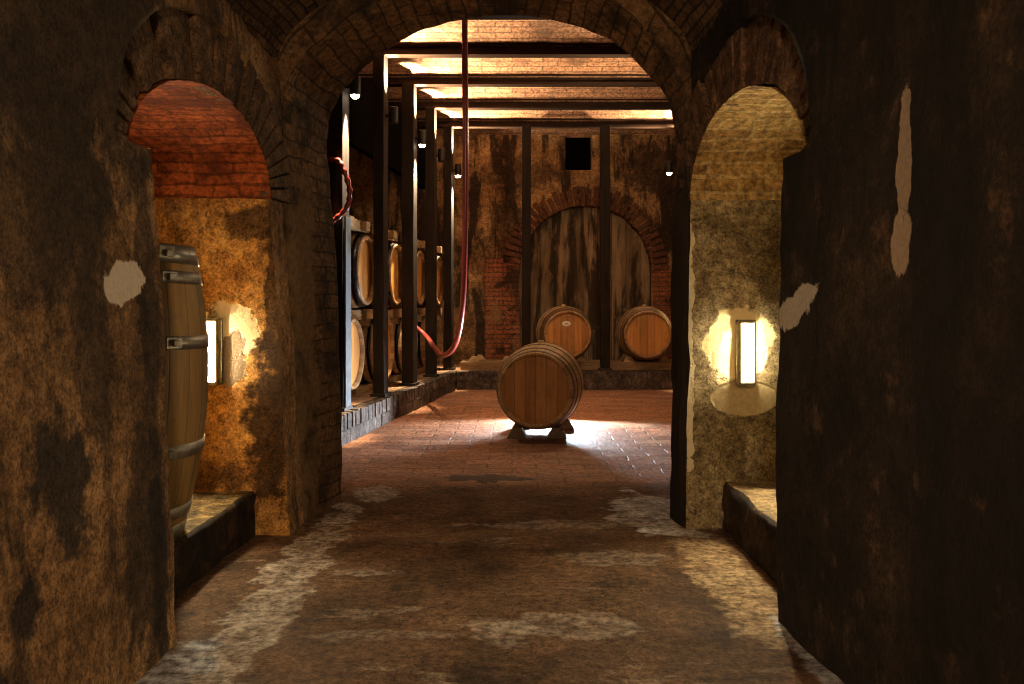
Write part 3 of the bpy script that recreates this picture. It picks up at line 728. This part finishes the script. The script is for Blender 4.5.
# ------------------------------------------------------------------ timber posts
def post(label, x, y, w, dp, z0, z1, rz, grp, board=True):
    t_ = thing('timber_post', label, 'post', (x,y,z0), (0,0,rz), grp)
    H = z1-z0; m = MB(); P = []
    for z in lin(0,H,30):
        P.append([(sx*w/2+.006*nz((sx,sy,z+x),2.5,3), sy*dp/2+.006*nz((sx,sy,z+y),2.5,8), z) for sx,sy in ((-1,-1),(1,-1),(1,1),(-1,1))])
    m.grid(P, None, 0, False, True); m.face(P[0][::-1]); m.face(P[-1])
    m.build('shaft', M['post'], t_, bevel=.006)
    m = MB(); m.box((-w/2-.02,-dp/2-.02,0),(w/2+.02,dp/2+.02,.03)); m.build('foot_plate', M['lampbody'], t_, bevel=.004)
    return t_
plab = ['dark timber post with steel edge strip, nearest the brick arch','second dark timber post from the brick arch, in the rack row','third dark timber post in the rack row, by the hose end','fourth dark timber post in the rack row, behind the red hose','last dark timber post in the rack row, by the corner of the kerb']
for k, d in enumerate(POSTD):
    p = row_pt(d, post_off(k))
    post(plab[k], p.x, p.y, (.125,.095,.12,.10,.10)[k], (.17,.15,.16,.15,.15)[k], KH, 3.14, -RA, 'posts of the rack row')
post('dark slim post in front of the walled arch, left of the pair', .172, 10.745, .105, .11, KH, 3.14, 0, 'posts by the back wall')
post('dark slim post between the two barrels on the back bench', 1.11, 10.745, .115, .11, KH, 3.14, 0, 'posts by the back wall')
post('dark timber post at the right end of the back bench, behind the pillar', 2.05, 10.73, .125, .17, KH, 3.14, 0, 'posts by the back wall')
# header boards between the posts under the beams
for k in range(4):
    a, b = row_pt(POSTD[k]+.02,-.30), row_pt(POSTD[k+1]+.02,-.30)
    m = MB(); L = (b-a).length
    q = [(0,-.03),(L,-.03),(L,.03),(0,.03)]
    m.hexa([(x,y,-.62) for x,y in q]+[(0,-.03,-.02),(L,-.03,.10),(L,.03,.10),(0,.03,-.02)])
    o = m.build('header_board', M['black']); o.location = (a.x,a.y,3.02); o.rotation_euler = (0,0,PI/2-RA)
    tag(o, ['dark header board high between first and second posts','dark header board high between second and third posts','dark header board high between third and fourth posts','dark header board high between fourth and last posts'][k], 'board', 'header boards of the rack row')

# ------------------------------------------------------------------ lamps
def sconce(label, x, y, z):
    t_ = thing('wall_sconce', label, 'lamp', (x,y,z), (0,0,0), 'niche wall lamps')
    m = MB(); m.box((-.036,-.012,-.145),(.036,.012,.145)); m.build('back_plate', M['sconce'], t_, bevel=.003)
    m = MB(); m.box((-.026,-.060,-.128),(.026,-.012,.128)); m.build('diffuser', M['glow'], t_, bevel=.006)
    for s_ in (-1,1):
        m = MB(); m.box((-.036,-.066,s_*.137-.008),(.036,-.012,s_*.137+.008)); m.build('end_cap', M['sconce'], t_, bevel=.002)
        m = MB(); m.box((s_*.0315-.0045,-.070,-.13),(s_*.0315+.0045,-.017,.13)); m.build('side_bar', M['sconce'], t_, bevel=.001)
    return t_
sconce('lit wall lamp on the pale plaster patch in the right niche', 1.03, 4.0, .79)
sconce('lit wall lamp glaring beside the upright barrel in the left niche', -1.298, 3.92, .80)

def spot(name, loc, to, energy, col, size, blend=.4, rad=.04):
    l = bpy.data.lights.new(name,'SPOT'); l.energy = energy; l.color = col; l.spot_size = math.radians(size); l.spot_blend = blend; l.shadow_soft_size = rad
    o = bpy.data.objects.new(name,l); COL.objects.link(o); o.location = loc
    o.rotation_euler = (Vector(to)-Vector(loc)).to_track_quat('-Z','Y').to_euler(); return o
WARM = (1.0,.78,.50)
def postlamp(label, x, y, z, up=True, down=True, side=1, eu=150, ed=260):
    t_ = thing('post_spotlight', label, 'lamp', (x,y,z), (0,0,0), 'spotlights on the posts')
    m = MB(); m.lathe([(.0005,.14),(.036,.14),(.04,.13),(.04,.01),(.034,.0),(.0005,.02)], 24); m.build('housing', M['lampbody'], t_)
    m = MB(); m.box((-side*.12-.02 if side > 0 else .03,-.012,.05),(-.03 if side > 0 else .14,.012,.075)); m.build('arm', M['lampbody'], t_)
    if down:
        m = MB(); m.lathe([(.0005,-.028),(.018,-.024),(.030,-.012),(.035,.004),(.030,.01)], 24); m.build('lens', M['spotglow'], t_)
        spot('downlight',(x,y,z-.04),(x-side*.10,y,z-.50),ed*3.5,WARM,36,.6,.015); spot('floor_wash',(x,y,z-.05),(x+side*.5,y,0),ed*.2,WARM,90,.8,.03)
    if up:
        spot('uplight',(x,y,z+.16),(x-side*.10,y,z+.66),eu*8,WARM,38,.5,.015); spot('ceiling_wash',(x,y,z+.20),(x+side*.8,y,z+1.2),eu*2.4,WARM,105,1.,.03)
    return t_
LL = ['small spotlight on the post nearest the brick arch','dark spotlight high on the second post, lit only upward','small spotlight on the third post of the rack row','dark spotlight high on the fourth rack post, lit only upward','small spotlight on the last post of the rack row']
for k, d in enumerate(POSTD):
    p = row_pt(d,post_off(k)+(.065,.048,.06,.05,.05)[k]+.065)
    postlamp(LL[k], p.x, p.y, 2.56, k > 0, k in (0,2,4))
postlamp('small spotlight seen at the edge of the right pillar, high on a hall post', 1.87, 10.71, 2.57, True, True, -1, 90, 140)

spot('barrel_floor_spot', (.37,7.90,.24), (.17,6.2,.12), 460, (.80,.90,1.0), 165, .5, .06)  # unseen low spotlight near the floor behind the lone barrel, no fixture
def point(name, loc, e, col, r):
    l = bpy.data.lights.new(name,'POINT'); l.energy = e; l.color = col; l.shadow_soft_size = r
    o = bpy.data.objects.new(name,l); COL.objects.link(o); o.location = loc
point('passage_fill', (-.05,-1.0,1.75), 235, (1.0,.66,.37), .15)  # fill light added behind the camera to brighten the passage, no lamp modelled
point('hall_fill', (.9,8.0,2.6), 62, (1.0,.77,.46), .12)  # bare fill light added to lift the back wall, no bulb hangs here

# ------------------------------------------------------------------ chocks, rails, hoses
def chock(label, x, y, z, w, h, dp, mat, grp, rz=0.):
    m = MB(); a = w*.30
    m.hexa([(-w/2,-dp/2,0),(w/2,-dp/2,0),(w/2,dp/2,0),(-w/2,dp/2,0),(-w/2+a,-dp/2+.012,h),(w/2-a,-dp/2+.012,h),(w/2-a,dp/2-.012,h),(-w/2+a,dp/2-.012,h)])
    o = m.build('barrel_chock', mat, bevel=.006); o.location = (x,y,z); o.rotation_euler = (0,0,rz)
    return tag(o, label, 'chock', grp)
g_ = 'chocks under the lone barrel'
for lab, x, y in (('dark wooden chock at front left under the lone barrel',.040,6.78),('dark wooden chock at front right under the lone barrel',.335,6.78),('dark wooden chock at rear right under the lone barrel',.425,7.28),('dark wooden chock at rear left under the lone barrel',.075,7.28)):
    chock(lab, x, y, .0, .155, .085, .13, M['chock'], g_, math.radians(-4))
for lab, y in (('front timber rail along the back bench',10.86),('rear timber rail along the back bench',11.22)):
    m = MB(); m.box((-.62,y-.04,KH),(3.0,y+.04,KH+.10)); o = m.build('bench_rail', M['railback'], bevel=.005); tag(o, lab, 'rail', 'rails on the back bench')
cl = [('pale wedge chock on the front bench rail, leftmost',-.46,10.86),('pale wedge chock on the front bench rail, just left of the lone barrel',-.06,10.86),('pale wedge chock on the rear bench rail, leftmost',-.40,11.22),('pale wedge chock on the rear bench rail, just left of the lone barrel',.01,11.22),
      ('chock left of the stickered barrel on the front bench rail',.42,10.86),('chock right of the stickered barrel on the front bench rail',.83,10.86),('chock left of the plain barrel on the front bench rail',1.41,10.86),('chock right of the plain barrel on the front bench rail',1.84,10.86),
      ('chock left of the stickered barrel on the rear bench rail',.42,11.22),('chock right of the stickered barrel on the rear bench rail',.83,11.22),('chock left of the plain barrel on the rear bench rail',1.41,11.22),('chock right of the plain barrel on the rear bench rail',1.84,11.22)]
for lab, x, y in cl:
    chock(lab, x, y, KH+.10, .14, .065, .075, M['chockpale'], 'chocks on the bench rails')

pts = [(-.365,6.95,3.22),(-.365,6.97,2.9),(-.362,7.0,2.4),(-.365,7.05,1.9),(-.375,7.12,1.4),(-.40,7.25,.98),(-.47,7.5,.68),(-.60,7.85,.56),(-.72,8.38,.60),(-.86,8.99,.69),(-1.02,9.05,.82)]
m = MB(); pp = smooth_path(pts, 12); m.tube(pp, .0235, 12); hose = m.build('wine_hose', M['hose']); tag(hose, 'long red hose hanging from the ceiling and looping to the third post', 'hose')
pts = [(-1.38,6.61,2.06),(-1.28,6.59,2.06),(-1.225,6.57,1.98),(-1.185,6.565,1.84),(-1.20,6.56,1.72),(-1.27,6.56,1.64),(-1.36,6.58,1.60),(-1.42,6.62,1.66)]
m = MB(); pp = smooth_path(pts, 10)
rr = [.020+.004*math.sin(i*1.3) for i in range(len(pp))]
m.tube(pp, rr, 12); tag(m.build('coiled_hose', M['hosedark']), 'short glossy dark red hose hooked round the post nearest the brick arch', 'hose')
m = MB(); m.tube(smooth_path([(.0,0,0),(-.02,0,.25),(0,0,.52)],8), .005, 8)
o = m.build('lamp_cable', M['cable']); o.location = row_pt(6.7,post_off(0)+.13)+Vector((0,0,2.695)); tag(o, 'thin cable above the spotlight nearest the brick arch', 'cable')

# ------------------------------------------------------------------ camera, world, view
cam = bpy.data.cameras.new('camera'); co = bpy.data.objects.new('camera', cam); COL.objects.link(co)
co.location = (0,0,1.0); co.rotation_euler = (PI/2,0,0)
cam.sensor_width = 36; cam.lens = 900/1024*36; cam.shift_y = -37/1024; cam.clip_start = .05
SC.camera = co
w = bpy.data.worlds.new('world'); SC.world = w; w.use_nodes = True
w.node_tree.nodes['Background'].inputs[0].default_value = (1,.75,.5,1); w.node_tree.nodes['Background'].inputs[1].default_value = .01
SC.view_settings.view_transform = 'Standard'; SC.view_settings.look = 'None'; SC.view_settings.gamma = 1; SC.view_settings.use_curve_mapping = False
SC.view_settings.exposure = 0.0
SC.cycles.use_denoising = True; SC.cycles.filter_width = 1.1
SC.cycles.max_bounces = 8
